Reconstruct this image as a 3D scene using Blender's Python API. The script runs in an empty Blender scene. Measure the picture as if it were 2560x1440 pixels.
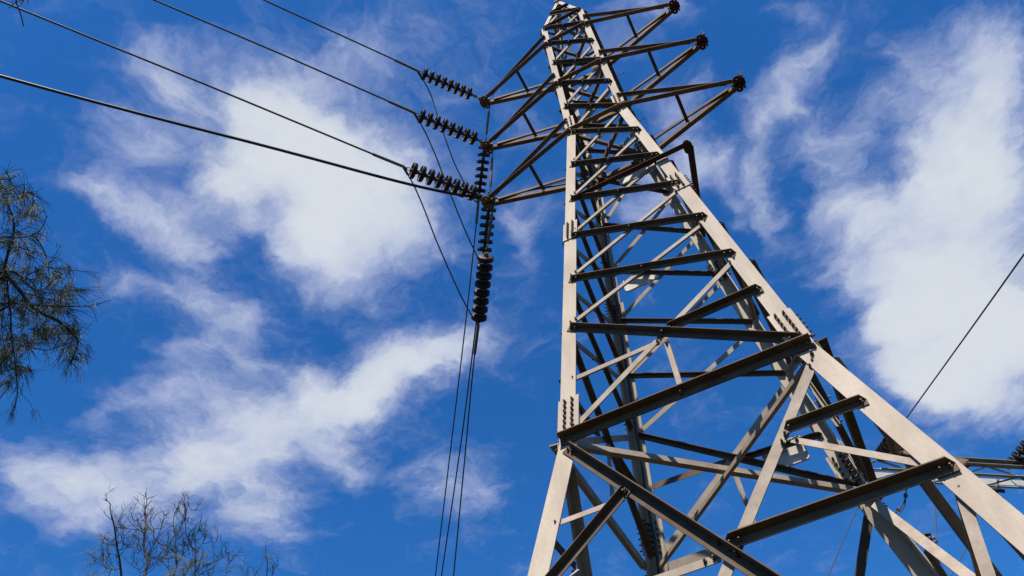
import bpy, bmesh, math, random
from mathutils import Vector, Matrix
random.seed(7)
C = bpy.context.scene.collection
SC = bpy.context.scene
# ------------------------------------------------------------------ camera
S = 1.2                     # metres per tower unit
ZG = -5.5                   # ground level in tower units
CAM = Vector((0.5608707, -5.6637826, -4.1692978))
ROT = Matrix(((0.8902130390, 0.4480273264, -0.0824151646),
              (0.3976765458, -0.6760593335, 0.6203201936),
              (0.2222028566, -0.5849917029, -0.7800067936)))     # rows: camera right, up, back
FPX = 2092.4026             # focal length in pixels of a 2560 wide picture
def W(p):                   # tower units -> metres
    return Vector((p[0]*S, p[1]*S, (p[2]-ZG)*S))
CW = W(CAM)
def ray(px, py):
    d = ROT.transposed() @ Vector(((px-1280)/FPX, (720-py)/FPX, -1.0))
    return d.normalized()
def at(px, py, dist):       # point in metres at a distance along the sight line
    return CW + ray(px, py)*dist
cam = bpy.data.cameras.new('camera'); co = bpy.data.objects.new('camera', cam); C.objects.link(co)
cam.sensor_width = 36.0; cam.lens = 36.0*FPX/2560.0; cam.clip_end = 6000; cam.clip_start = 0.05
co.matrix_world = Matrix.Translation(CW) @ ROT.transposed().to_4x4()
SC.camera = co
# ------------------------------------------------------------------ light
SUN_EL, SUN_AZ = 56.0, -80.0          # azimuth in the xy plane, degrees from +x
SKY_STR = 0.05
EXPOSURE = 1.0
sd = Vector((math.cos(math.radians(SUN_EL))*math.cos(math.radians(SUN_AZ)),
             math.cos(math.radians(SUN_EL))*math.sin(math.radians(SUN_AZ)), math.sin(math.radians(SUN_EL))))
sl = bpy.data.lights.new('sun', 'SUN'); sl.energy = 5.0; sl.angle = math.radians(0.5); sl.color = (1.0, 0.93, 0.83)
so = bpy.data.objects.new('sun', sl); C.objects.link(so); so.rotation_euler = sd.to_track_quat('Z', 'Y').to_euler()
so.location = (0, -20, 40)
SC.view_settings.view_transform = 'Standard'; SC.view_settings.look = 'None'
SC.view_settings.exposure = EXPOSURE; SC.view_settings.gamma = 1
# ------------------------------------------------------------------ sky with procedural clouds
world = bpy.data.worlds.new('World'); SC.world = world; world.use_nodes = True
nt = world.node_tree; nt.nodes.clear(); N = nt.nodes; L = nt.links
def nd(t, **k):
    n = N.new(t)
    for a, b in k.items(): setattr(n, a, b)
    return n
def mth(op, a, b=None, c=None, clamp=False):
    n = nd('ShaderNodeMath', operation=op, use_clamp=clamp)
    for i, v in enumerate((a, b, c)):
        if v is None: continue
        if isinstance(v, (int, float)): n.inputs[i].default_value = v
        else: L.new(v, n.inputs[i])
    return n.outputs[0]
def vmth(op, a, b, out=0):
    n = nd('ShaderNodeVectorMath', operation=op)
    for i, v in enumerate((a, b)):
        if isinstance(v, (tuple, list)): n.inputs[i].default_value = v
        elif isinstance(v, (int, float)): n.inputs['Scale'].default_value = v
        else: L.new(v, n.inputs[i])
    return n.outputs[out]
tc = nd('ShaderNodeTexCoord')
sep = nd('ShaderNodeSeparateXYZ'); L.new(tc.outputs['Generated'], sep.inputs[0])
zc = mth('MAXIMUM', sep.outputs[2], 0.06)
cmb = nd('ShaderNodeCombineXYZ')
L.new(mth('DIVIDE', sep.outputs[0], zc), cmb.inputs[0]); L.new(mth('DIVIDE', sep.outputs[1], zc), cmb.inputs[1]); cmb.inputs[2].default_value = 1.0
P = cmb.outputs[0]           # position on the flat cloud layer, height 1
def noise(vec, scale, detail, rough=0.55, dist=0.0, col=False):
    n = nd('ShaderNodeTexNoise'); n.inputs['Scale'].default_value = scale; n.inputs['Detail'].default_value = detail
    n.inputs['Roughness'].default_value = rough; n.inputs['Distortion'].default_value = dist
    L.new(vec, n.inputs['Vector']); return n.outputs[1 if col else 0]
# ragged edges: the layer position is pushed about before the cloud masses are read
def scalev(v, s):
    n = nd('ShaderNodeVectorMath', operation='SCALE'); L.new(v, n.inputs[0]); n.inputs['Scale'].default_value = s; return n.outputs[0]
w1 = scalev(vmth('SUBTRACT', noise(P, 5.0, 3, 0.5, 0, True), (0.5, 0.5, 0.5)), 0.13)
w2 = scalev(vmth('SUBTRACT', noise(P, 17.0, 6, 0.6, 0, True), (0.5, 0.5, 0.5)), 0.075)
wsum = vmth('MULTIPLY', vmth('ADD', w1, w2), (1, 1, 0))
PW = vmth('ADD', P, wsum)
def lay(px, py):
    d = ray(px, py); return Vector((d.x/d.z, d.y/d.z))
CLOUDS = [ # centre x, y, half sizes, angle, weight  (where each mass stands in the sky)
 (740,330,150,110,10,1.0),(880,490,160,120,30,1.1),(700,450,120,110,0,.8),(830,670,110,62,25,.9),(620,270,80,60,0,.7),(1020,590,90,75,0,.7),(980,440,90,80,0,.6),(760,590,90,70,0,.7),
 (370,320,100,90,-10,.62),(430,180,80,70,0,.6),(410,110,60,40,0,.3),(230,500,80,36,20,.75),(350,540,100,50,25,.7),(470,600,90,50,35,.65),(500,430,80,70,0,.55),(300,400,80,60,0,.5),(560,500,60,60,0,.5),(520,660,40,50,0,.45),(250,300,50,60,0,.3),
 (640,90,50,90,0,.35),(900,60,90,70,0,.45),(1000,140,100,70,20,.42),(860,160,90,50,0,.38),(1090,60,60,60,0,.3),(560,130,40,50,0,.22),(740,110,60,60,0,.22),
 (330,700,60,26,12,.5),(450,725,80,26,12,.62),(570,770,70,40,20,.6),(640,790,50,40,0,.4),(580,850,60,50,-10,.5),(470,870,60,26,-20,.4),(620,900,60,40,0,.4),
 (70,1180,80,50,0,.62),(180,1190,110,55,0,.75),(320,1220,120,60,0,.75),(100,1270,80,50,0,.45),(280,1290,120,55,0,.55),(420,1120,90,60,0,.45),(400,980,110,40,-12,.55),(260,1030,90,28,-15,.38),
 (560,1030,120,70,0,.72),(520,1160,110,70,0,.68),(680,1080,110,70,0,.72),(640,1220,110,60,0,.6),(780,1010,100,60,-10,.78),(900,980,100,55,-20,.95),(1020,930,100,48,-20,.95),(1130,880,90,42,-15,.8),(1230,850,70,45,0,.5),(830,1110,80,50,0,.6),(740,920,60,50,0,.45),(700,1320,100,50,10,.4),(540,1300,110,50,0,.4),(930,880,50,40,0,.55),(880,1170,50,40,0,.3),
 (1150,1190,90,60,10,.55),(1090,1270,70,50,0,.3),(1240,1150,50,36,0,.38),(1210,1230,50,30,0,.3),(1040,1170,60,20,-5,.25),
 (2440,640,180,150,0,1.2),(2300,760,130,110,20,1.1),(2180,560,90,70,0,.7),(2480,380,120,130,0,1.0),(2400,900,160,90,0,1.2),(2440,1010,150,50,5,.8),(2300,960,70,50,0,.7),(2400,130,90,80,0,.55),(2490,200,80,90,0,.8),(2540,110,50,60,0,.35),(2340,240,70,80,0,.4),
 (2320,430,110,80,-30,.75),(2550,840,110,120,0,1.0),(2090,520,60,50,0,.4),(2220,840,60,70,0,.7),(2130,680,60,60,0,.45),(2150,310,90,60,-30,.42),(2230,200,90,60,-30,.35),(2060,620,50,90,0,.28),(2250,90,60,50,0,.25),
 (1900,280,50,70,10,.62),(2020,180,90,45,-35,.5),(1990,260,70,55,0,.5),(1910,430,40,80,0,.62),(1900,540,30,50,0,.45),(1990,50,40,30,0,.4),(2070,110,40,70,20,.35),(2090,390,60,60,0,.4),(1830,500,30,18,-10,.45),(1845,560,16,40,0,.35),(1930,10,50,20,0,.25),
 (1720,330,70,60,20,.62),(1790,420,60,60,30,.6),(1680,240,70,60,0,.6),(1730,200,40,40,0,.35),(1600,510,80,45,0,.75),(1650,430,60,40,0,.6),(1560,400,60,50,0,.5),(1540,110,60,50,0,.35),(1590,15,90,25,0,.5),(1680,50,50,25,0,.3),
 (1330,600,50,70,0,.5),(1380,540,50,50,0,.45),(1330,710,40,60,0,.3),(1300,520,40,40,0,.3),(1180,470,50,50,0,.35),(1150,620,60,50,0,.4),(1280,330,50,40,0,.2),(1900,1040,50,26,-25,.3),(1610,740,50,34,0,.4),(1340,960,50,40,0,.28),(1830,1220,50,40,0,.12),
 (150,60,200,60,0,.08),(230,930,70,50,0,.12)]
acc = None
for (x, y, rx, ry, ang, amp) in CLOUDS:
    rx *= 1.1; ry *= 1.12
    a = math.radians(ang); c0 = lay(x, y)
    e1 = lay(x+rx*math.cos(a), y+rx*math.sin(a))-c0; e2 = lay(x-ry*math.sin(a), y+ry*math.cos(a))-c0
    M = Matrix(((e1.x, e2.x), (e1.y, e2.y))); Mi = M.inverted(); k = Mi @ c0
    u = vmth('DOT_PRODUCT', PW, (Mi[0][0], Mi[0][1], -k.x), 1)
    v = vmth('DOT_PRODUCT', PW, (Mi[1][0], Mi[1][1], -k.y), 1)
    r2 = mth('MULTIPLY_ADD', v, v, mth('MULTIPLY', u, u))
    g = mth('POWER', 0.42, r2)
    acc = mth('MULTIPLY', g, amp) if acc is None else mth('MULTIPLY_ADD', g, amp, acc)
# clouds elsewhere in the sky (outside this view) from plain noise
n_big = noise(P, 2.3, 4, 0.55)
ax = lay(1280, 720)
dv = vmth('SUBTRACT', P, (ax.x, ax.y, 1.0))
far = nd('ShaderNodeMapRange', interpolation_type='SMOOTHSTEP'); far.inputs[1].default_value = 1.1; far.inputs[2].default_value = 1.9
ln = nd('ShaderNodeVectorMath', operation='LENGTH'); L.new(dv, ln.inputs[0]); L.new(ln.outputs['Value'], far.inputs[0])
acc = mth('MULTIPLY_ADD', mth('MULTIPLY', far.outputs[0], mth('MULTIPLY_ADD', n_big, 3.2, -1.75, True)), 0.45, acc)
acc = mth('MULTIPLY_ADD', noise(P, 2.6, 3, 0.5), 0.34, mth('MULTIPLY_ADD', acc, 1.2, -0.10))
nf = noise(PW, 8.5, 9, 0.66, 0.0)
nf2 = noise(PW, 40.0, 6, 0.65, 0.0)
body = mth('MULTIPLY_ADD', mth('SUBTRACT', nf, 0.5), 2.3, acc)
body = mth('MULTIPLY_ADD', mth('SUBTRACT', nf2, 0.5), 0.55, body)
mk = nd('ShaderNodeMapRange', interpolation_type='SMOOTHSTEP'); L.new(body, mk.inputs[0])
mk.inputs[1].default_value = 0.06; mk.inputs[2].default_value = 1.62; mk.inputs[3].default_value = 0.0; mk.inputs[4].default_value = 0.97
sky = nd('ShaderNodeTexSky', sky_type='NISHITA'); sky.sun_disc = False
sky.sun_elevation = math.radians(SUN_EL); sky.sun_rotation = math.atan2(sd.x, sd.y)
sky.air_density = 1.0; sky.dust_density = 0.3; sky.ozone_density = 3.0; sky.altitude = 300
hs = nd('ShaderNodeHueSaturation'); hs.inputs['Saturation'].default_value = 1.25; hs.inputs['Value'].default_value = 1.0
L.new(sky.outputs[0], hs.inputs['Color'])
tint = nd('ShaderNodeMix', data_type='RGBA', blend_type='MULTIPLY'); tint.inputs[0].default_value = 1.0
L.new(hs.outputs[0], tint.inputs[6]); tint.inputs[7].default_value = (0.68, 1.30, 1.72, 1)
ccol = nd('ShaderNodeValToRGB'); 
n_low = noise(P, 4.5, 4, 0.55)
th = mth('MULTIPLY_ADD', mth('SUBTRACT', n_low, 0.5), 1.7, acc); th = mth('MULTIPLY_ADD', mth('SUBTRACT', nf, 0.5), 2.2, th)
thick = nd('ShaderNodeMapRange', interpolation_type='SMOOTHSTEP'); L.new(th, thick.inputs[0]); thick.inputs[1].default_value = 0.3; thick.inputs[2].default_value = 2.3
L.new(thick.outputs[0], ccol.inputs[0])
ccol.color_ramp.elements[0].position = 0.0; ccol.color_ramp.elements[0].color = (0.34, 0.41, 0.68, 1)
ccol.color_ramp.elements[1].position = 1.0; ccol.color_ramp.elements[1].color = (0.69, 0.74, 0.80, 1)
cs = vmth('MULTIPLY', ccol.outputs[0], (0.5/SKY_STR,)*3)
mixc = nd('ShaderNodeMix', data_type='RGBA'); L.new(mk.outputs[0], mixc.inputs[0]); L.new(tint.outputs[2], mixc.inputs[6]); L.new(cs, mixc.inputs[7])
bg = nd('ShaderNodeBackground'); bg.inputs[1].default_value = SKY_STR; L.new(mixc.outputs[2], bg.inputs[0])
wo = nd('ShaderNodeOutputWorld'); L.new(bg.outputs[0], wo.inputs[0])
# ------------------------------------------------------------------ materials
def mat(name, c1, c2, scale=6, rough=0.7, metal=0.0, rust=None, rust_amt=0.0, bump=0.15, streak=False, spec=0.15):
    m = bpy.data.materials.new(name); m.use_nodes = True; t = m.node_tree; n = t.nodes; l = t.links
    b = n['Principled BSDF']; b.inputs['Roughness'].default_value = rough; b.inputs['Metallic'].default_value = metal
    b.inputs['Specular IOR Level'].default_value = spec
    g = n.new('ShaderNodeTexCoord')
    v = g.outputs['Object']
    if streak:
        mp = n.new('ShaderNodeMapping'); mp.inputs['Scale'].default_value = (1, 1, 0.22); l.new(v, mp.inputs[0]); v2 = mp.outputs[0]
    else: v2 = v
    a = n.new('ShaderNodeTexNoise'); a.inputs['Scale'].default_value = scale; a.inputs['Detail'].default_value = 8; a.inputs['Roughness'].default_value = 0.65; l.new(v2, a.inputs[0])
    r = n.new('ShaderNodeValToRGB'); r.color_ramp.elements[0].position = 0.3; r.color_ramp.elements[1].position = 0.7
    r.color_ramp.elements[0].color = (*c1, 1); r.color_ramp.elements[1].color = (*c2, 1); l.new(a.outputs[0], r.inputs[0])
    out = r.outputs[0]
    if rust:
        a2 = n.new('ShaderNodeTexNoise'); a2.inputs['Scale'].default_value = scale*0.55; a2.inputs['Detail'].default_value = 10; a2.inputs['Roughness'].default_value = 0.72
        l.new(v2, a2.inputs[0])
        mr = n.new('ShaderNodeMapRange'); mr.inputs[1].default_value = 0.72-0.42*rust_amt; mr.inputs[2].default_value = 0.9-0.42*rust_amt; l.new(a2.outputs[0], mr.inputs[0])
        mx = n.new('ShaderNodeMix'); mx.data_type = 'RGBA'; l.new(mr.outputs[0], mx.inputs[0]); l.new(out, mx.inputs[6]); mx.inputs[7].default_value = (*rust, 1)
        out = mx.outputs[2]
    # fine speckle of dust and zinc flakes
    a3 = n.new('ShaderNodeTexNoise'); a3.inputs['Scale'].default_value = scale*14; a3.inputs['Detail'].default_value = 4; l.new(v, a3.inputs[0])
    m3 = n.new('ShaderNodeMapRange'); m3.inputs[1].default_value = 0.3; m3.inputs[2].default_value = 0.7; m3.inputs[3].default_value = 0.93; m3.inputs[4].default_value = 1.06; l.new(a3.outputs[0], m3.inputs[0])
    oi = n.new('ShaderNodeObjectInfo'); mo = n.new('ShaderNodeMapRange'); mo.inputs[3].default_value = 0.86; mo.inputs[4].default_value = 1.12; l.new(oi.outputs['Random'], mo.inputs[0])
    mm = n.new('ShaderNodeMath'); mm.operation = 'MULTIPLY'; l.new(m3.outputs[0], mm.inputs[0]); l.new(mo.outputs[0], mm.inputs[1])
    vm = n.new('ShaderNodeVectorMath'); vm.operation = 'SCALE'; l.new(out, vm.inputs[0]); l.new(mm.outputs[0], vm.inputs['Scale'])
    l.new(vm.outputs[0], b.inputs['Base Color'])
    bp = n.new('ShaderNodeBump'); bp.inputs['Strength'].default_value = bump; bp.inputs['Distance'].default_value = 0.01; l.new(a.outputs[0], bp.inputs['Height']); l.new(bp.outputs[0], b.inputs['Normal'])
    return m
M_leg = mat('weathered_leg_steel', (0.25, 0.203, 0.158), (0.345, 0.293, 0.238), 5, .75, 0, (0.19, 0.13, 0.088), .26, .05, True)
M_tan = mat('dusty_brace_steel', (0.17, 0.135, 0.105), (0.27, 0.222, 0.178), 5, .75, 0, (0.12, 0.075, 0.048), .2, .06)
M_dark = mat('shaded_brace_steel', (0.052, 0.034, 0.022), (0.1, 0.07, 0.048), 5, .8, 0, (0.04, 0.02, 0.01), .3, .1)  # darker copy of the brace steel, with the members' shade painted into its colour
M_arm = mat('rust_brown_arm_steel', (0.088, 0.058, 0.04), (0.15, 0.107, 0.078), 3.5, .8, 0, (0.06, 0.03, 0.017), .35, .2)
M_rust = mat('rusted_steel', (0.038, 0.02, 0.013), (0.065, 0.036, 0.025), 4, .85, 0, (0.025, 0.012, 0.008), .4, .2)
M_bolt = mat('bolt_steel', (0.0450,0.0300,0.0225), (0.1100,0.0800,0.0600), 20, .6, .1, (0.1000,0.0450,0.0200), .3, .1)
M_sign = mat('sign_white_enamel', (0.3472,0.3248,0.2912), (0.4368,0.4200,0.3864), 5, .5, 0, (0.2800,0.2016,0.1344), .14, .05)
M_disc = mat('brown_glazed_porcelain', (.014,.009,.009), (.026,.017,.016), 8, .55, 0, None, 0, .02, spec=.15)
M_cap = mat('insulator_cap_iron', (.085,.077,.07), (.15,.137,.125), 20, .75, 0, (.16,.09,.05), .2, .1)
M_wire = mat('aged_conductor', (.035,.033,.035), (.06,.057,.058), 30, .6, .2, None, 0, .1)
M_rub = mat('black_cable_sheath', (.018,.018,.02), (.035,.035,.038), 20, .45, 0, None, 0, .05)
M_gan = mat('grey_galvanised', (0.32, 0.325, 0.31), (0.38, 0.385, 0.37), 4, .6, .1, (0.2, 0.16, 0.13), .15, .1)
M_gand = mat('dull_grey_galvanised', (0.12, 0.12, 0.115), (0.18, 0.18, 0.172), 4, .65, .1, (0.1, 0.08, 0.05), .2, .1)
M_bark = mat('grey_brown_bark', (0.0595,0.0455,0.0364), (0.1190,0.0945,0.0770), 14, .9, 0, None, 0, .4)
M_twig = mat('dark_twig', (0.0315,0.0252,0.0210), (0.0595,0.0476,0.0385), 14, .9, 0, None, 0, .3)
M_need = mat('dull_green_needles', (0.055, 0.062, 0.028), (0.13, 0.13, 0.062), 3, .7, 0, (0.12, 0.085, 0.045), .35, .1)
M_conc = mat('footing_concrete', (0.1400,0.1350,0.1250), (0.2000,0.1900,0.1750), 4, .9)
M_ground = mat('dry_scrub_ground', (.022,.018,.012), (.045,.036,.024), .35, .95, 0, (.05,.055,.025), .5, .3)
# ------------------------------------------------------------------ mesh helpers
class MB:
    def __init__(s): s.v = []; s.f = []; s.sm = []; s.mi = []; s.cur = 0
    def add(s, vs, fs, smooth=False):
        o = len(s.v); s.v += [Vector(v) for v in vs]
        for f in fs: s.f.append([o+i for i in f]); s.sm.append(smooth); s.mi.append(s.cur)
    def prism(s, r0, r1, smooth=False):         # two rings of equal length
        n = len(r0); s.add(list(r0)+list(r1), [[i, (i+1) % n, n+(i+1) % n, n+i] for i in range(n)], smooth)
        s.add(r0, [list(range(n))[::-1]]); s.add(r1, [list(range(n))])
    def build(s, name, m, parent=None, origin=None):
        base = Vector((0, 0, 0))
        if parent is not None:
            q = parent
            while q is not None: base = base + Vector(q.location); q = q.parent
        if origin is not None: base = Vector(origin)
        me = bpy.data.meshes.new(name); me.from_pydata([v-base for v in s.v], [], s.f)
        me.polygons.foreach_set('use_smooth', s.sm); me.materials.append(m)
        if any(s.mi): me.materials.append(M_bolt); me.polygons.foreach_set('material_index', s.mi)
        bm = bmesh.new(); bm.from_mesh(me); bmesh.ops.recalc_face_normals(bm, faces=bm.faces); bm.to_mesh(me); bm.free()
        o = bpy.data.objects.new(name, me); C.objects.link(o)
        if parent is not None: o.parent = parent
        if origin is not None: o.location = origin
        return o
def tag(o, label=None, cat=None, group=None, kind=None):
    if label: o['label'] = label
    if cat: o['category'] = cat
    if group: o['group'] = group
    if kind: o['kind'] = kind
    return o
def empty(name, loc, label, cat, group=None):
    o = bpy.data.objects.new(name, None); C.objects.link(o); o.location = loc; o.empty_display_size = .2
    return tag(o, label, cat, group)
def frame(d):
    d = d.normalized(); a = Vector((0, 0, 1)) if abs(d.z) < .9 else Vector((1, 0, 0))
    u = d.cross(a).normalized(); return u, d.cross(u).normalized()
def tube(mb, pts, radii, n=6, smooth=True, cap=True):
    pts = [Vector(p) for p in pts]
    if not hasattr(radii, '__len__'): radii = [radii]*len(pts)
    rings = []; u = None
    for i, p in enumerate(pts):
        d = (pts[min(i+1, len(pts)-1)]-pts[max(i-1, 0)]).normalized()
        if u is None: u, v = frame(d)
        else:
            u = (u-d*u.dot(d)).normalized(); v = d.cross(u)
        rings.append([p+(u*math.cos(2*math.pi*k/n)+v*math.sin(2*math.pi*k/n))*radii[i] for k in range(n)])
    vs = [q for r in rings for q in r]; fs = []
    for i in range(len(rings)-1):
        for k in range(n): fs.append([i*n+k, i*n+(k+1) % n, (i+1)*n+(k+1) % n, (i+1)*n+k])
    mb.add(vs, fs, smooth)
    if cap: mb.add(rings[0], [list(range(n))[::-1]]); mb.add(rings[-1], [list(range(n))])
def box(mb, c, ax, ay, az):                     # half-axis vectors
    c = Vector(c); r0 = [c-az+ax*i+ay*j for i, j in ((-1, -1), (1, -1), (1, 1), (-1, 1))]
    mb.prism(r0, [p+az*2 for p in r0])
def hexbolt(mb, p, n, r=0.0125*S, l=0.04*S, base=True):
    n = n.normalized(); u, v = frame(n); mb.cur = 1
    rg = lambda rr, h: [p+n*h+(u*math.cos(math.pi*k/3)+v*math.sin(math.pi*k/3))*rr for k in range(6)]
    mb.prism(rg(r, 0), rg(r, l*.5)); mb.prism(rg(r*.55, l*.5), rg(r*.55, l)); mb.cur = 0
def angle(mb, p0, p1, n, w=.05, pr=.05, t=.006, side=1, edge=1, off=0, cham=True, bolts=2, up=None):
    """steel angle: flat leg in the plane with normal n, other leg standing out at the upper (edge=1) or lower (-1) rim"""
    p0 = W(p0); p1 = W(p1); w *= S; pr *= S; t *= S; off *= S
    d = (p1-p0).normalized(); n = (n-d*n.dot(d)).normalized(); u = n.cross(d)
    ref = Vector((0, 0, 1)) if up is None else up
    if u.dot(ref) < 0: u = -u
    h = w/2
    prof = [(-h, 0), (h, 0), (h, pr), (h-t, pr), (h-t, t), (-h, t)]
    r0 = []; r1 = []
    c = pr*.6 if cham else 0
    for (a, b) in prof:
        q = u*(a*edge)+n*(off+b*side); k = d*(c if b > t*1.5 else 0)
        r0.append(p0+q+k); r1.append(p1+q-k)
    mb.prism(r0, r1)
    for i in range(bolts):
        for e, dd in ((p0, d), (p1, -d)):
            s1 = off+t*side if side > 0 else off
            hexbolt(mb, e+dd*(.035*S+i*.055*S)+n*(s1 if side > 0 else off+0.0), n if side > 0 else n, .0115*S, .034*S)
# ------------------------------------------------------------------ tower profile
ZA, ZB, ZCC, ZP, ZAP, ZD = 8.261, 6.825, 5.383, 8.883, 10.581, -1.5
def hw(z):
    if z < 0: return 1-0.228*z
    if z < ZCC: return 1+(0.405-1)*z/ZCC
    return 0.405+(0.373-0.405)*(z-ZCC)/(ZA-ZCC)
def lw(z): return .155 if z < .3 else .135 if z < 3.0 else .118 if z < 5.6 else .092
def fl(k, x, z, off=0.0):                       # point on face k (0 front, 1 right, 2 back, 3 left)
    p = Vector((x, -hw(z)-off, z)); a = k*math.pi/2
    return Vector((p.x*math.cos(a)-p.y*math.sin(a), p.x*math.sin(a)+p.y*math.cos(a), p.z))
def fn(k, z):
    dz = .228 if z < 0 else .11 if z < ZCC else .011
    p = Vector((0, -1, dz)).normalized(); a = k*math.pi/2
    return Vector((-p.y*math.sin(a), p.y*math.cos(a), p.z))
tower = empty('transmission_tower', (0, 0, 0), 'tall tan and brown steel lattice pylon with six crossarms filling the right half', 'pylon')
T_LEG = .011
# legs
for sx, sy in ((-1, -1), (1, -1), (1, 1), (-1, 1)):
    mb = MB()
    segs = [(ZG+.05, 0), (0, .3), (.3, 3.0), (3.0, ZCC), (ZCC, 5.6), (5.6, ZP)]
    for z0, z1 in segs:
        rings = []
        w = lw((z0+z1)/2)
        for z in (z0, z1):
            c = hw(z); ring = []
            for a, b in ((0, 0), (w, 0), (w, T_LEG), (T_LEG, T_LEG), (T_LEG, w), (0, w)):
                ring.append(W((sx*(c-a), sy*(c-b), z)))
            rings.append(ring)
        mb.prism(rings[0], rings[1])
    # peak part of the leg up to the apex
    rings = []
    for z, c in ((ZP, hw(ZP)), (ZAP-.05, .035)):
        w = .06 if z > ZP else .08
        rings.append([W((sx*(c-a), sy*(c-b), z)) for a, b in ((0, 0), (w, 0), (w, .009), (.009, .009), (.009, w), (0, w))])
    mb.prism(rings[0], rings[1])
    leg = mb.build('leg', M_leg, tower)
    # lap splice plates with bolts as sub-parts
    for zs, ln_ in ((.28, .36), (2.98, .32), (5.62, .26)):
        for fx in (0, 1):
            mb = MB(); w = lw(zs-.05)+.012
            k = {(-1, -1): (0, 3), (1, -1): (0, 1), (1, 1): (2, 1), (-1, 1): (2, 3)}[(sx, sy)][fx]
            sgn = {0: sx, 1: sy, 2: -sx, 3: -sy}[k]
            n = fn(k, zs)
            za, zb = zs-ln_*.5, zs+ln_*.5
            q = [fl(k, sgn*(hw(za)+.012), za), fl(k, sgn*(hw(za)-w), za), fl(k, sgn*(hw(zb)-w), zb), fl(k, sgn*(hw(zb)+.012), zb)]
            q = [W(p) for p in q]
            mb.prism([p+n*.002 for p in q], [p+n*.014 for p in q])
            nb = 6 if zs < 4 else 3
            for i in range(nb):
                for col in (.30, .68):
                    z = za+(i+.7)*(zb-za)/(nb+.4)
                    for s_, o_ in ((1, .014), (-1, -.015)):
                        hexbolt(mb, W(fl(k, sgn*(hw(z)-w*col), z))+n*o_*1.0, n*s_, .0125*S, .036*S)
            mb.build('splice_plate', M_leg, leg)
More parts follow.
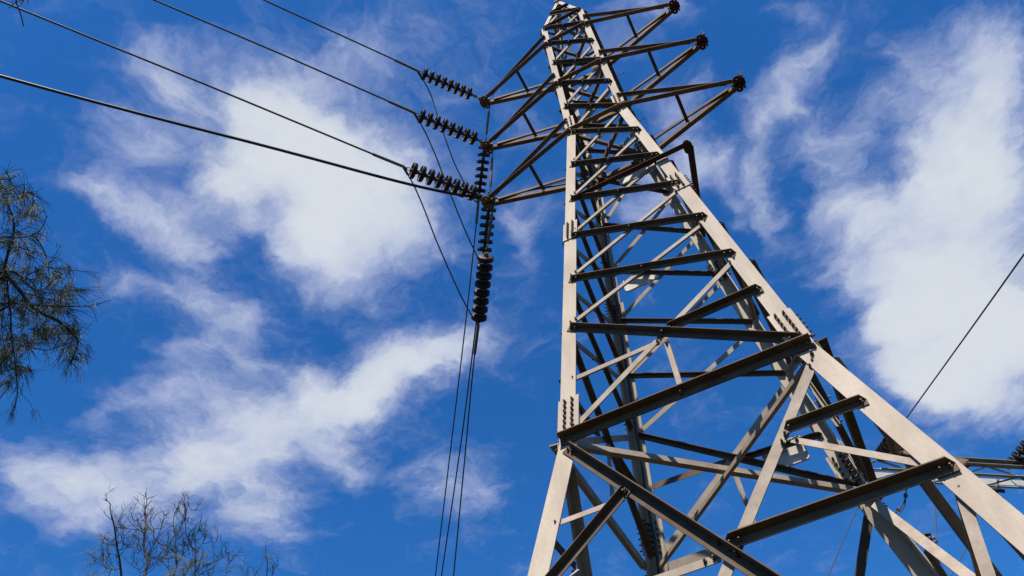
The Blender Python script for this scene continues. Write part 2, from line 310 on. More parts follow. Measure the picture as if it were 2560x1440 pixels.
# face bracing
LV = [ZP, ZA, 7.54, ZB, 6.09, 5.34, 4.45, 3.64, 2.87, 2.10, 1.37, 0.0]
for k in range(4):
    for i in range(len(LV)-1):
        zt, zb = LV[i], LV[i+1]
        xt, xb = hw(zt)-lw(zt)*.45, hw(zb)-lw(zb)*.45
        big = .052 if zb > 1 else .062
        n = fn(k, (zt+zb)/2)
        mb = MB(); dz = .03 if zb > 0 else .07
        angle(mb, fl(k, -xt, zt-.02), fl(k, xb, zb+dz), n, big, big, .006, 1, 1, .001)
        mid = (fl(k, -xt, zt-.02)*xb+fl(k, xb, zb+dz)*xt)/(xt+xb)
        hexbolt(mb, W(mid)+n*.008, n, .012*S, .04*S)
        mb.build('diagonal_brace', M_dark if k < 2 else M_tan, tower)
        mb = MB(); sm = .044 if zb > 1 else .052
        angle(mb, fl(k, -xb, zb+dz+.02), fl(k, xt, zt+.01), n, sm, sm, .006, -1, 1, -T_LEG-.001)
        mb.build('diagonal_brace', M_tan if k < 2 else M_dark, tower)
    n0 = fn(k, .7)
    # panel 1.37 .. 0 : short stays
    xm = hw(.742)-lw(.742)*.5
    mb = MB(); angle(mb, fl(k, .035, .775), fl(k, xm, .80), n0, .058, .058, .006, 1, 1, .009, bolts=1); mb.build('stay_brace', M_dark, tower)
    mb = MB(); angle(mb, fl(k, -.03, .725), fl(k, -xm, .70 if k == 0 else .67), n0, .046, .046, .006, -1, 1, -T_LEG-.009, bolts=1); mb.build('stay_brace', M_dark if k > 1 else M_tan, tower)
    mb = MB(); angle(mb, fl(k, .0, .70), fl(k, .0, .03), n0, .042, .036, .006, -1, 1, -T_LEG-.017, bolts=1, up=Vector((math.cos(k*math.pi/2), math.sin(k*math.pi/2), 0))); mb.build('stay_brace', M_tan, tower)
    # waist strut
    x0 = hw(0)-.02
    mb = MB(); angle(mb, fl(k, -x0, 0), fl(k, x0, 0), fn(k, 0.1), .078, .078, .009, 1, 1, .013, cham=False)
    hexbolt(mb, W(fl(k, 0, 0))+n0*.03, n0, .012*S, .04*S)
    mb.build('waist_strut', M_dark if k < 2 else M_tan, tower)
    # lower panel: long crossing diagonals with stays
    ZQ = -4.56
    n1 = fn(k, -2); xq = hw(ZQ)-.07; x1 = hw(-.09)-.08
    mb = MB(); angle(mb, fl(k, -x1, -.09), fl(k, xq, ZQ), n1, .078, .078, .008, 1, 1, .003)
    for e in (-.03, .05): hexbolt(mb, W(fl(k, e, -1.49-e*1.6))+n1*.012, n1, .014*S, .05*S)
    hexbolt(mb, W(fl(k, -.54, -.78))+n1*.012, n1, .014*S, .05*S)
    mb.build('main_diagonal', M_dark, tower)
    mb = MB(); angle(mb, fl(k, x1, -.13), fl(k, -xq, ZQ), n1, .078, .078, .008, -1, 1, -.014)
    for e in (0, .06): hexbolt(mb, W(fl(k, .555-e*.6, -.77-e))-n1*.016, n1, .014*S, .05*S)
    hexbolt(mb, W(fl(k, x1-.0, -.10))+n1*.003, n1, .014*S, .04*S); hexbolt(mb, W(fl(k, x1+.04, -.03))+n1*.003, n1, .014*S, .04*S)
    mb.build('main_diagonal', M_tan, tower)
    xd = hw(ZD)-.08; xh = hw(-.75)-.08
    mb = MB(); angle(mb, fl(k, .0, -1.48), fl(k, xd+.045, -1.48), n1, .066, .068, .008, 1, 1, .012); mb.build('horizontal_strut', M_dark, tower)
    mb = MB(); angle(mb, fl(k, -.05, -1.5), fl(k, -xd, -1.5), n1, .06, .06, .007, -1, 1, -.026); mb.build('horizontal_strut', M_tan, tower)
    mb = MB(); angle(mb, fl(k, .56, -.74), fl(k, xh, -.75), n1, .058, .058, .007, 1, 1, .002, bolts=1); mb.build('stay_brace', M_dark, tower)
    mb = MB(); angle(mb, fl(k, .58, -.80), fl(k, xd, -1.43), n1, .05, .045, .006, -1, 1, -.024, bolts=1); mb.build('stay_brace', M_tan, tower)
    mb = MB(); angle(mb, fl(k, -.56, -.78), fl(k, -xh, -.78), n1, .046, .04, .006, -1, 1, -.016, bolts=1); mb.build('stay_brace', M_tan, tower)
    mb = MB(); angle(mb, fl(k, -.50, -.745), fl(k, -xd, -1.46), n1, .056, .056, .006, 1, 1, .014, bolts=1); mb.build('stay_brace', M_dark, tower)
    for sg in (-1, 1):
        mb = MB(); angle(mb, fl(k, sg*xd, -1.56), fl(k, sg*.95, -3.02), n1, .06, .05, .006, -1, 1, -.03, bolts=1); mb.build('stay_brace', M_tan, tower)
        mb = MB(); angle(mb, fl(k, sg*.97, -3.03), fl(k, sg*(hw(-3.03)-.08), -3.03), n1, .056, .05, .006, -1 if sg < 0 else 1, 1, -.03 if sg < 0 else .014, bolts=1); mb.build('stay_brace', M_tan if sg < 0 else M_dark, tower)
# peak bracing
def pk(k, fr, z):                                # peak face point, fr in -1..1
    t = (z-ZP)/(ZAP-ZP); c = hw(ZP)*(1-t)+.03*t
    p = Vector((fr*c, -c, z)); a = k*math.pi/2
    return Vector((p.x*math.cos(a)-p.y*math.sin(a), p.x*math.sin(a)+p.y*math.cos(a), p.z))
ZM = 9.75
for k in range(4):
    n = fn(k, 4)
    for (a, b, m_, sd_) in (((-1, ZP), (1, ZP), M_dark, 1), ((-1, ZM), (1, ZM), M_dark, 1), ((-1, ZM-.03), (1, ZP+.03), M_dark, 1), ((-1, ZP+.03), (1, ZM+.2), M_tan, -1)):
        mb = MB(); angle(mb, pk(k, a[0]*.92, a[1]), pk(k, b[0]*.92, b[1]), n, .045, .045, .006, sd_, 1, .002 if sd_ > 0 else -.01, bolts=1); mb.build('peak_brace', m_, tower)
# plan bracing
for z in (0.0, ZCC, ZB, ZA):
    c = hw(z)-.09; 
    for i, (a, b) in enumerate((((-c, -c), (c, c)), ((c, -c), (-c, c)))):
        mb = MB(); dz = -.03 if i else .04; w = (.036 if i else .052) if z == 0 else .045
        d = Vector((b[0]-a[0], b[1]-a[1], 0)).normalized()
        # one leg lies flat, the other stands up
        angle(mb, (a[0], a[1], z+dz), (b[0], b[1], z+dz), Vector((d.y, -d.x, 0)) if i == 0 else Vector((-d.y, d.x, 0)), w, w, .007, -1, -1, 0, cham=False, bolts=0)
        mb.build('plan_brace', M_tan if z == 0 else M_arm, tower)
# crossarms
TT = {ZA: 1.587, ZB: 1.639, ZCC: 1.734}
def plate_holes(mb, c, ex, ey, ez, a, b, t):     # elongated hexagon plate with two bolt holes
    for s in (-1, 1):
        outer = [(-a*.95, 0), (a*.95, 0), (a, s*b*.42), (a*.55, s*b), (-a*.3, s*b), (-a*.85, s*b*.6)]
        hc = (0, s*b*.62); inner = []
        for (x, y) in outer:
            q = math.atan2(y-hc[1], x-hc[0]); inner.append((hc[0]+math.cos(q)*a*.13, hc[1]+math.sin(q)*a*.13))
        n = 6; vs = []
        for zz in (0, t):
            for ring in (outer, inner): vs += [c+ex*x+ey*y+ez*zz for x, y in ring]
        fs = []
        for i in range(n):
            j = (i+1) % n
            fs += [[i, j, n+j, n+i], [2*n+j, 2*n+i, 3*n+i, 3*n+j], [i, 2*n+i, 2*n+j, j], [n+i, n+j, 3*n+j, 3*n+i]]
        mb.add(vs, fs)
X, Y, Z = Vector((1, 0, 0)), Vector((0, 1, 0)), Vector((0, 0, 1))
for z, tl in TT.items():
    c = hw(z)
    for sx in (-1, 1):
        tip = Vector((sx*tl, 0, z))
        mb = MB()
        for sy in (-1, 1):
            n = Vector((sx*(c-.0), sy*(tl-c), 0)).normalized()
            angle(mb, (sx*(c-.06), sy*(c+.014), z), (sx*(tl-.03), sy*.035, z), n, .058, .062, .007, 1, -1, 0, cham=False, bolts=0)
            for i in range(3): hexbolt(mb, W((sx*(c-.0-i*.025), sy*(c+.022), z)), Vector((0, sy, 0)), .011*S, .03*S)
        arm = mb.build('crossarm', M_arm, tower)
        for sy in (-1, 1):
            n = Vector((sx*c, sy*(tl-c), 0)).normalized(); mb = MB()
            angle(mb, (sx*(c-.05), sy*(c+.014), z+.27), (sx*(tl-.10), sy*.03, z+.012), n, .042, .046, .006, 1, 1, 0, cham=False, bolts=1)
            mb.build('hanger', M_arm, arm)
        f = .47
        a_ = Vector((sx*(c+(tl-c)*f), -(c*(1-f)), z-.005)); b_ = Vector((a_.x, -a_.y, z-.005))
        mb = MB(); angle(mb, a_, b_, Z, .046, .046, .006, 1, 1, 0, up=X*sx, cham=False, bolts=1); mb.build('cross_strut', M_dark, arm)
        mb = MB()
        plate_holes(mb, W(tip+Vector((sx*.03, 0, -.045))), X*sx, Y, Z, .062*S, .118*S, .011*S)
        box(mb, W(tip+Vector((sx*.10, 0, .01))), X*.011, Y*.10*S, Z*.06*S); box(mb, W(tip+Vector((sx*.115, .03, .03))), X*.02*S, Y*.05*S, Z*.012)
        box(mb, W(tip+Vector((sx*.02, 0, -.0))), X*.07*S, Y*.011, Z*.045*S)
        for sy in (-1, 1):
            hexbolt(mb, W(tip+Vector((-sx*.01, sy*.04, -.045))), -Z, .012*S, .03*S)
            hexbolt(mb, W(tip+Vector((sx*.10, sy*.05, .015))), X*sx, .012*S, .03*S)
        mb.build('tip_plate', M_arm if sx < 0 else M_rust, arm)
    for sy in (-1, 1):
        mb = MB(); angle(mb, (-c+.066, sy*(c+.016), z), (c-.066, sy*(c+.016), z), Vector((0, sy, 0)), .058, .062, .007, 1, -1, 0, cham=False, bolts=0)
        mb.build('crossarm_tie', M_arm, tower)
    for sx in (-1, 1):
        mb = MB(); angle(mb, (sx*(c+.0), -c+.1, z-.02), (sx*(c+.0), c-.1, z-.02), X*sx, .05, .05, .006, 1, 1, .002, cham=False, bolts=1)
        mb.build('crossarm_tie', M_arm, tower)
# rusted outrigger below the crossarms
ZE = 3.594; ce = hw(ZE)
otip = Vector((.845, -ce-.02, ZE))
mb = MB(); angle(mb, (-ce+.12, -ce-.012, ZE-.01), otip, Vector((0, -1, 0)), .06, .06, .007, 1, -1, .006, cham=False, bolts=0)
outr = mb.build('outrigger', M_rust, tower)
mb = MB(); angle(mb, otip, (ce-.02, ce-.02, ZE-.01), Vector((1, .2, 0)), .06, .06, .007, 1, -1, 0, cham=False, bolts=1); mb.build('outrigger_stay', M_rust, outr)
mb = MB()
r0 = [W(otip+Vector((.055*math.cos(a*math.pi/4+.3), .10*math.sin(a*math.pi/4+.3), -.04))) for a in range(8)]
mb.prism(r0, [p+Z*.012 for p in r0])
for a in (-.06, .0, .06): hexbolt(mb, W(otip+Vector((0.01, a, -.04))), -Z, .012*S, .03*S)
mb.build('tip_plate', M_rust, outr)
# gusset plates at the waist and crossarm joints
for sx in (-1, 1):
    for z in (ZCC-.02, ZB-.02):
        c = hw(z)
        for sy in (-1, 1):
            mb = MB(); q = [W((sx*(c-a), sy*(c-.02), z+b)) for a, b in ((.03, -.13), (.2, -.1), (.22, .1), (.1, .16), (.03, .16))]
            mb.prism([p-Y*sy*.004 for p in q], [p-Y*sy*.012 for p in q])
            for a, b in ((.1, -.06), (.16, 0), (.1, .07), (.17, .07)): hexbolt(mb, W((sx*(c-a), sy*(c-.03), z+b)), -Y*sy, .012*S, .04*S)
            mb.build('gusset_plate', M_dark, tower)
# step bolts up one leg
z = -4.2; i = 0
while z < 8.4:
    c = hw(z); mb = MB()
    if i % 2 == 0: p = W((c-.0, c-.06, z)); d = X
    else: p = W((c-.06, c-.0, z)); d = Y
    tube(mb, [p-d*.03, p+d*.19], .0085, 6); tube(mb, [p+d*.19, p+d*.205], .015, 6)
    mb.build('step_bolt', M_cap, tower); z += .37; i += 1
# sign trays on the back face, seen from behind
def tray(x0, x1, z0, z1, inner):
    off = -.11 if inner else .03
    n = fn(2, (z0+z1)/2)
    def q(x, z, o): return W(fl(2, -x, z, 0))+n*(o*S)
    r = .035; pts = []
    for (cx, cz, a0) in ((x1-r, z1-r, 0), (x0+r, z1-r, 90), (x0+r, z0+r, 180), (x1-r, z0+r, 270)):
        for a in (0, 30, 60, 90):
            t = math.radians(a0+a); pts.append((cx+r*math.cos(t), cz+r*math.sin(t)))
    mx, mz = (x0+x1)/2, (z0+z1)/2
    mb = MB(); mb.prism([q(x, z, off) for x, z in pts], [q(x, z, off+.006) for x, z in pts])
    s = mb.build('sign_plate', M_sign, tower)
    mb = MB()
    out = [q(mx+(x-mx)*1.04, mz+(z-mz)*1.06, off-.02) for x, z in pts]; inn = [q(mx+(x-mx)*.99, mz+(z-mz)*.985, off-.02) for x, z in pts]
    o2 = [p+n*.026*S for p in out]; i2 = [p+n*.0195*S for p in inn]; m_ = len(pts)
    mb.add(out+inn+i2+o2, [f for i in range(m_) for j in ((i+1) % m_,) for f in ([i, j, m_+j, m_+i], [m_+i, m_+j, 2*m_+j, 2*m_+i], [i, 3*m_+i, 3*m_+j, j])])
    mb.build('sign_rim', M_sign, s)
    return s
tray(.285, .665, .525, .765, False)
tray(-.435, -.065, 3.285, 3.46, False)
tray(-.05, .39, 4.905, 5.055, True)
# insulator bell under the apex
mb = MB()
for (z_, r_) in ((ZAP-.24, .07), (ZAP-.13, .07)):
    tube(mb, [W((0, 0, z_-.05)), W((0, 0, z_-.03)), W((0, 0, z_)), W((0, 0, z_+.05))], [r_*.6*S, r_*S, r_*.9*S, .04*S], 14)
tube(mb, [W((0, 0, ZAP-.3)), W((0, 0, ZAP))], .02*S, 8)
box(mb, W((0, 0, ZAP-.03)), X*.06*S, Y*.06*S, Z*.012)
mb.build('peak_fitting', M_disc, tower)
# concrete footings
for i, (sx, sy) in enumerate(((-1, -1), (1, -1), (1, 1), (-1, 1))):
    c = hw(ZG)*S; mb = MB(); o = Vector((sx*c, sy*c, 0))
    r0 = [o+Vector((a*.42, b*.42, -.3)) for a, b in ((-1, -1), (1, -1), (1, 1), (-1, 1))]; r1 = [o+Vector((a*.32, b*.32, .22)) for a, b in ((-1, -1), (1, -1), (1, 1), (-1, 1))]
    mb.prism(r0, r1)
    f = mb.build('footing', M_conc, None, o)
    tag(f, 'grey tapered concrete footing under the '+('front left', 'front right', 'rear right', 'rear left')[i]+' pylon leg', 'footing', 'footings under the pylon legs')
# ------------------------------------------------------------------ insulator strings
def lathe(mb, prof, n=20, smooth=True):          # profile (r, z) along local z
    vs = []; fs = []
    for r, z in prof: vs += [Vector((r*math.cos(2*math.pi*k/n), r*math.sin(2*math.pi*k/n), z)) for k in range(n)]
    for i in range(len(prof)-1):
        for k in range(n): fs.append([i*n+k, i*n+(k+1) % n, (i+1)*n+(k+1) % n, (i+1)*n+k])
    mb.add(vs, fs, smooth)
def disc_mesh():
    mb = MB()
    lathe(mb, [(.035, .010), (.085, .008), (.116, .002), (.127, -.008), (.129, -.058), (.123, -.068), (.110, -.054), (.102, -.034), (.092, -.037), (.088, -.056), (.080, -.056), (.074, -.034), (.060, -.036), (.056, -.052), (.048, -.052), (.042, -.034), (.02, -.034)], 24)
    me = bpy.data.meshes.new('insulator_disc'); me.from_pydata(mb.v, [], mb.f); me.polygons.foreach_set('use_smooth', [True]*len(mb.f)); me.materials.append(M_disc)
    mc = MB(); lathe(mc, [(.0, .062), (.026, .06), (.034, .045), (.037, .02), (.038, .005), (.0, .005)], 14); lathe(mc, [(.0, -.025), (.026, -.028), (.024, -.09), (.0, -.09)], 8)
    m2 = bpy.data.meshes.new('disc_cap'); m2.from_pydata(mc.v, [], mc.f); m2.polygons.foreach_set('use_smooth', [True]*len(mc.f)); m2.materials.append(M_cap)
    return me, m2
DISC, CAP = disc_mesh()
def ring(mb, c, u, v, R, r, el=1.5):
    pts = [c+u*math.cos(t)*R*el+v*math.sin(t)*R for t in [2*math.pi*i/14 for i in range(15)]]
    tube(mb, pts, r, 6, cap=False)
def string(name, a, b, nd_, label, group, rod_from=None, cat='insulator', rs=1.0):
    """a -> b in metres: discs hang in a row from a towards b"""
    a = Vector(a); b = Vector(b); d = (b-a); ln = d.length; d.normalize()
    u, v = frame(d)
    base = Vector(rod_from) if rod_from is not None else a
    e = empty(name, base, label, cat, group)
    q = (-d).to_track_quat('Z', 'Y')
    pitch = ln/nd_
    for i in range(nd_):
        p = a+d*(pitch*(i+.42))
        o = bpy.data.objects.new('insulator_disc', DISC); C.objects.link(o); o.parent = e
        o.location = p-base; o.rotation_mode = 'QUATERNION'; o.rotation_quaternion = q; o.scale = (rs, rs, pitch/.146)
        c = bpy.data.objects.new('disc_cap', CAP); C.objects.link(c); c.parent = o
    mb = MB(); ring(mb, a-d*.045, d, u, .024, .008); ring(mb, a-d*.1, d, v, .022, .008)
    mb.build('shackle', M_cap, e)
    mb = MB(); ring(mb, b+d*.03, d, u, .024, .008); tube(mb, [b-d*.05, b+d*.0], [.03, .014], 8)
    mb.build('shackle', M_cap, e)
    if rod_from is not None:
        r = Vector(rod_from); dd = (a-r).normalized(); mb = MB(); l_ = (a-r).length
        tube(mb, [r, r+dd*l_*.15, r+dd*l_*.18, r+dd*l_*.75, r+dd*l_*.78, a-dd*.1], [.012, .012, .024, .024, .012, .012], 8)
        mb.build('extension_rod', M_cap, e)
    return e
def U(p): return W(p)
w1 = {'A': [(-1.709,-.159,8.228),(-1.743,-.204,8.226),(-2.269,-.889,8.275),(-2.318,-.953,8.30),(-2.558,-1.266,8.36),(-3.289,-2.218,8.50),(-3.819,-2.909,8.599)],
      'B': [(-1.724,-.111,6.84),(-1.756,-.153,6.838),(-2.321,-.888,6.895),(-2.37,-.952,6.918),(-2.612,-1.267,6.965),(-3.578,-2.526,7.13),(-4.621,-3.885,7.26)],
      'C': [(-1.808,-.097,5.393),(-1.851,-.152,5.40),(-2.433,-.911,5.42),(-2.494,-.991,5.435),(-2.755,-1.33,5.47),(-4.105,-3.09,5.68),(-5.496,-4.902,5.86)]}
w2 = {'A': [(-1.556,-.04,8.02),(-1.781,.253,7.66),(-1.845,.337,7.602),(-2.329,.968,7.177),(-2.347,.991,7.12),(-2.498,1.188,6.93),(-3.313,2.25,6.05),(-4.501,3.798,4.98),(-5.568,5.189,4.05)],
      'B': [(-1.56,-.105,6.5),(-1.789,.198,6.0),(-1.841,.267,5.92),(-2.3,.877,5.43),(-2.363,.961,5.38),(-2.625,1.309,5.15),(-3.203,2.076,4.70),(-3.914,3.019,4.22),(-5.387,4.973,3.50)],
      'C': [(-1.747,.018,5.22),(-2.026,.416,5.03),(-2.077,.489,4.996),(-2.636,1.287,4.733),(-2.673,1.341,4.70),(-2.942,1.725,4.62),(-3.318,2.261,4.38),(-3.772,2.91,4.02),(-4.875,4.485,3.217)]}
tipn = {'A': 'highest', 'B': 'middle', 'C': 'lowest'}
JU = {'A': [(-2.318,-.953,8.3),(-2.324,-.557,8.25),(-2.328,-.307,7.85),(-2.334,.118,7.25),(-2.338,.397,7.08),(-2.344,.76,6.98),(-2.347,.991,7.12)],
      'B': [(-2.37,-.952,6.918),(-2.369,-.648,6.85),(-2.368,-.33,6.60),(-2.366,.003,6.206),(-2.365,.443,5.75),(-2.364,.727,5.55),(-2.363,.961,5.38)],
      'C': [(-2.494,-.991,5.435),(-2.518,-.678,5.42),(-2.541,-.379,5.28),(-2.569,-.018,5.03),(-2.607,.474,4.80),(-2.641,.917,4.67),(-2.673,1.341,4.70)]}
def smooth_pts(pts, n=8):                        # Catmull-Rom
    pts = [Vector(p) for p in pts]; P_ = [pts[0]*2-pts[1]]+pts+[pts[-1]*2-pts[-2]]; out = []
    for i in range(1, len(P_)-2):
        for j in range(n):
            t = j/n; a, b, c, d = P_[i-1:i+3]
            out.append(.5*((2*b)+(c-a)*t+(2*a-5*b+4*c-d)*t*t+(3*b-a-3*c+d)*t*t*t))
    return out+[pts[-1]]
def extend(pts, dist, drop=0.0):
    d = (pts[-1]-pts[-2]).normalized(); out = list(pts)
    for i in range(1, 6): out.append(pts[-1]+d*dist*i/5+Z*drop*(i/5)**2)
    return out
RS = {'A': .94, 'B': 1.0, 'C': 1.04}
for k in 'ABC':
    z = {'A': ZA, 'B': ZB, 'C': ZCC}[k]; pos = tipn[k]
    p = [U(q) for q in w1[k]]
    tipw = W((-TT[z]-.07, -.06, z-.03))
    s = string('insulator_string', p[1], p[2], 8, 'dark disc insulator string pulling up left from the %s left crossarm tip' % pos, 'tension insulator strings on the pylon', rs=RS[k])
    mb = MB(); tube(mb, [tipw, p[0], p[1]], .013, 6); mb.build('shackle', M_cap, s)
    e = empty('power_line', p[3], 'thin dark conductor running to the upper left from the %s left crossarm' % pos, 'power line', 'conductors leaving the pylon')
    mb = MB(); tube(mb, extend([p[3], p[4], p[5], p[6]], 40, 1.5), .0155, 8); mb.build('wire', M_wire, e)
    mb = MB(); tube(mb, [p[3]-(p[4]-p[3]).normalized()*.02, p[4]-(p[4]-p[3])*.05, p[4]], [.026, .026, .018], 8)
    jd = (U(JU[k][1])-p[3]).normalized(); tube(mb, [p[3], p[3]+(U(JU[k][1])-p[3]).normalized()*.16], [.024, .02], 8); tube(mb, [p[2]+(p[3]-p[2]).normalized()*.05, p[3]], .014, 6)
    mb.build('dead_end_clamp', M_cap, e)
    q = [U(t) for t in w2[k]]
    s = string('insulator_string', q[2], q[3], 8, 'dark disc insulator string hanging below the %s left crossarm tip on a rod' % pos, 'tension insulator strings on the pylon', rod_from=W((-TT[z], .08, z-.05)), rs=RS[k])
    e = empty('power_line', q[4], 'thin dark conductor dropping towards the bottom from the %s of the three hanging strings' % pos, 'power line', 'conductors leaving the pylon')
    mb = MB(); tube(mb, extend(smooth_pts(q[4:], 5), 60, -1.0), .0125, 8); mb.build('wire', M_wire, e)
    mb = MB(); tube(mb, [q[4], q[5], q[5]+(q[6]-q[5]).normalized()*.03], [.026, .026, .014], 8); tube(mb, [q[3], q[4]], .014, 6)
    jl = U(JU[k][-2]); tube(mb, [q[4], q[4]+(jl-q[4]).normalized()*.14], [.022, .018], 8)
    mb.build('dead_end_clamp', M_cap, e)
    mb = MB(); jp = [U(t) for t in JU[k]]; jp[0] = p[3]; jp[-1] = q[4]
    tube(mb, smooth_pts(jp, 8), .0115, 8)
    o = mb.build('jumper_wire', M_wire, None, p[3])
    tag(o, 'curved dark jumper wire looping between the two strings of the %s left crossarm' % pos, 'wire', 'jumper loops at the left crossarms')
# thick black cable to the lowest left arm, along it and down the rear left leg
cb = [(-9.6,-8.5,5.4),(-5.776,-4.335,5.227),(-3.63,-2.034,5.236),(-2.585,-.913,5.233),(-2.03,-.315,5.31),(-1.774,-.06,5.42)]
mb = MB(); tube(mb, smooth_pts([U(t) for t in cb], 8), .0235, 8)
ca = [U((-1.774,-.06,5.42)), U((-1.70,.05,5.46)), U((-1.2,.20,5.50)), U((-.8,.315,5.47)), U((-.42,.37,5.42)), U((-.35,.34,5.2))]
tube(mb, smooth_pts(ca, 6), .016, 6)
zz = 5.2; lp = [U((-.35, .34, 5.2))]
random.seed(3)
while zz > ZG+.2:
    zz -= .35; c = hw(zz)-.085; lp.append(U((-c+random.uniform(-.012, .012), c+random.uniform(-.012, .012), zz)))
tube(mb, smooth_pts(lp, 4), .017, 6)
# wraps and coils at the arm tip
for i in range(9):
    c = U((-1.72+random.uniform(-.05, .05), 0.0+random.uniform(-.05, .05), 5.40+random.uniform(-.07, .05)))
    a1 = Vector((random.uniform(-1, 1), random.uniform(-1, 1), random.uniform(-1, 1))).normalized(); a2 = a1.cross(Vector((.3, .8, .5))).normalized()
    ring(mb, c, a1, a2, random.uniform(.03, .06), .006, 1.3)
o = mb.build('cable', M_rub, None, U(cb[-1])); tag(o, 'thick black cable from the left edge to the lowest left crossarm and down a leg', 'cable')
mb = MB(); lp2 = [p+Vector((.035, .02, 0)) for p in lp]; tube(mb, smooth_pts(lp2, 4), .012, 6)
# ------------------------------------------------------------------ substation gantry behind, lower right
gl = at(2186, 1172, 18.4); gr0 = at(2566, 1194, 1); gr0 = CW+(gr0-CW)*((gl.z-CW.z)/(gr0.z-CW.z))
gd = (gr0-gl).normalized(); gn = Vector((gd.y, -gd.x, 0));
if gn.dot(CW-gl) < 0: gn = -gn
LG = (gr0-gl).length+6.5
gb = gl.copy(); 
gantry = empty('substation_gantry', (gl.x+gd.x*LG, gl.y+gd.y*LG, 0), 'pale grey steel lattice gantry beam low at the right edge behind the pylon', 'gantry')
hh = .30; dp = .34; gk = .85
mb = MB()
def gp(s, y, z): return gl+gd*s+gn*y+Z*z*gk
box(mb, gp(LG/2, dp/2, .16), gd*LG/2, gn*.012, Z*.048); box(mb, gp(LG/2, dp/2+.05, .235), gd*LG/2, gn*.055, Z*.008); box(mb, gp(LG/2, dp/2+.05, .085), gd*LG/2, gn*.055, Z*.008)
beam = mb.build('beam', M_gand, gantry)
for (y, z) in ((-dp/2, .16), (-dp/2, -.16), (dp/2, -.16)):
    mb = MB(); box(mb, gp(LG/2, y, z), gd*LG/2, gn*.03, Z*.004); box(mb, gp(LG/2, y-.03, z+.03), gd*LG/2, gn*.004, Z*.02); mb.build('chord', M_gan, beam)
mb = MB(); box(mb, gp(LG/2, -dp/2-.01, 0), gd*LG/2, gn*.004, Z*.07); mb.build('back_web', M_gan, beam)
s = 0; fl_ = 1
mb = MB()
while s < LG-.01:
    e_ = min(s+.62, LG)
    for (a, b) in ((gp(s, dp/2, .09 if fl_ > 0 else -.16), gp(e_, dp/2, -.16 if fl_ > 0 else .09)), (gp(s, -dp/2 if fl_ > 0 else dp/2, -.16), gp(e_, dp/2 if fl_ > 0 else -dp/2, -.16))):
        d_ = (b-a); u_, v_ = frame(d_); box(mb, (a+b)/2, d_/2, u_*.022, v_*.006)
    s += .62; fl_ = -fl_
mb.build('lacing', M_gand, beam)
for sg in (-1, 1):
    for sy in (-1, 1):
        mb = MB(); t0 = gp(LG-.3*(1+sg)+.0, sy*dp/2, -.16); b0 = Vector((t0.x+gd.x*sg*.4+gn.x*sy*.5, t0.y+gd.y*sg*.4+gn.y*sy*.5, 0)); tube(mb, [b0, t0], .06, 4, False); mb.build('column_leg', M_gan, gantry)
# gantry strings and wires
q0, q1 = at(2201, 1137, 18.3), at(2224, 1105, 17.7)
def gpx(px, py, dz):
    d = ray(px, py); return CW+d*((gl.z+dz-CW.z)/d.z)
string('insulator_string', q0, q1, 4, 'short dark disc string seen end-on beside the pylon leg above the gantry beam', 'insulators on the substation gantry')
gs = gpx(2527, 1164, .25)
string('insulator_string', gs, gs+(at(2600, 1070, (gs-CW).length-.25)-gs).normalized()*1.17, 8, 'dark disc string rising off the gantry beam at the right edge', 'insulators on the substation gantry')
string('insulator_string', at(2494, 1212, 18.0), at(2490, 1252, 18.0), 2, 'dark discs hanging below the gantry beam beside the right pylon leg', 'insulators on the substation gantry')
def wire(name, pts, r, label, n=8, m=None):
    mb = MB(); tube(mb, smooth_pts(pts, n), r, 6); o = mb.build(name, m or M_wire, None, pts[0]); return tag(o, label, 'wire')
wire('overhead_wire', [q1, at(2270, 1040, 16.2), at(2410, 846, 13.8), at(2560, 636, 11.6), at(2800, 300, 9.4)], .011, 'thin dark wire slanting up to the right edge in front of the large white cloud')
wire('overhead_wire', [at(2490, 1254, 18.0), at(2510, 1258, 17.6), at(2560, 1301, 16.0), at(2750, 1440, 12)], .012, 'pale thin wire sloping down to the right edge below the gantry beam', m=M_cap)
wire('dropper_wire', [at(2265, 1160, 18.0), at(2266, 1200, 17.9), at(2264, 1242, 17.8), at(2256, 1262, 17.75), at(2244, 1278, 17.7), at(2228, 1287, 17.7)], .013, 'short dark dropper wire curling below the gantry beam')
mb = MB()
for (x, y) in ((2264, 1238), (2246, 1272)): tube(mb, [at(x-5, y, 17.8), at(x+5, y+2, 17.8)], .04, 8)
tube(mb, smooth_pts([at(2264, 1242, 17.7), at(2262, 1262, 17.7), at(2250, 1282, 17.65), at(2243, 1288, 17.6)], 5), .011, 6)
tag(mb.build('wire_clamp', M_wire, None, at(2255, 1260, 17.8)), 'small dark clamps joining the curled dropper wire below the gantry', 'clamp')
wire('overhead_wire', [at(2335, 1190, 18.1), at(2338, 1270, 17.6), at(2342, 1345, 17.2), at(2350, 1480, 16.5)], .011, 'thin dark wire hanging straight down from the gantry between the right leg braces')
wire('overhead_wire', [at(2150, 1260, 22), at(2131, 1298, 21.5), at(2070, 1442, 20), at(2010, 1590, 19)], .011, 'thin dark slanting wire low between the crossing braces at the bottom')
wire('overhead_wire', [at(2450, 1305, 22), at(2429, 1346, 21.5), at(2376, 1442, 20), at(2300, 1590, 19)], .011, 'thin dark slanting wire seen below the right leg near the bottom right')
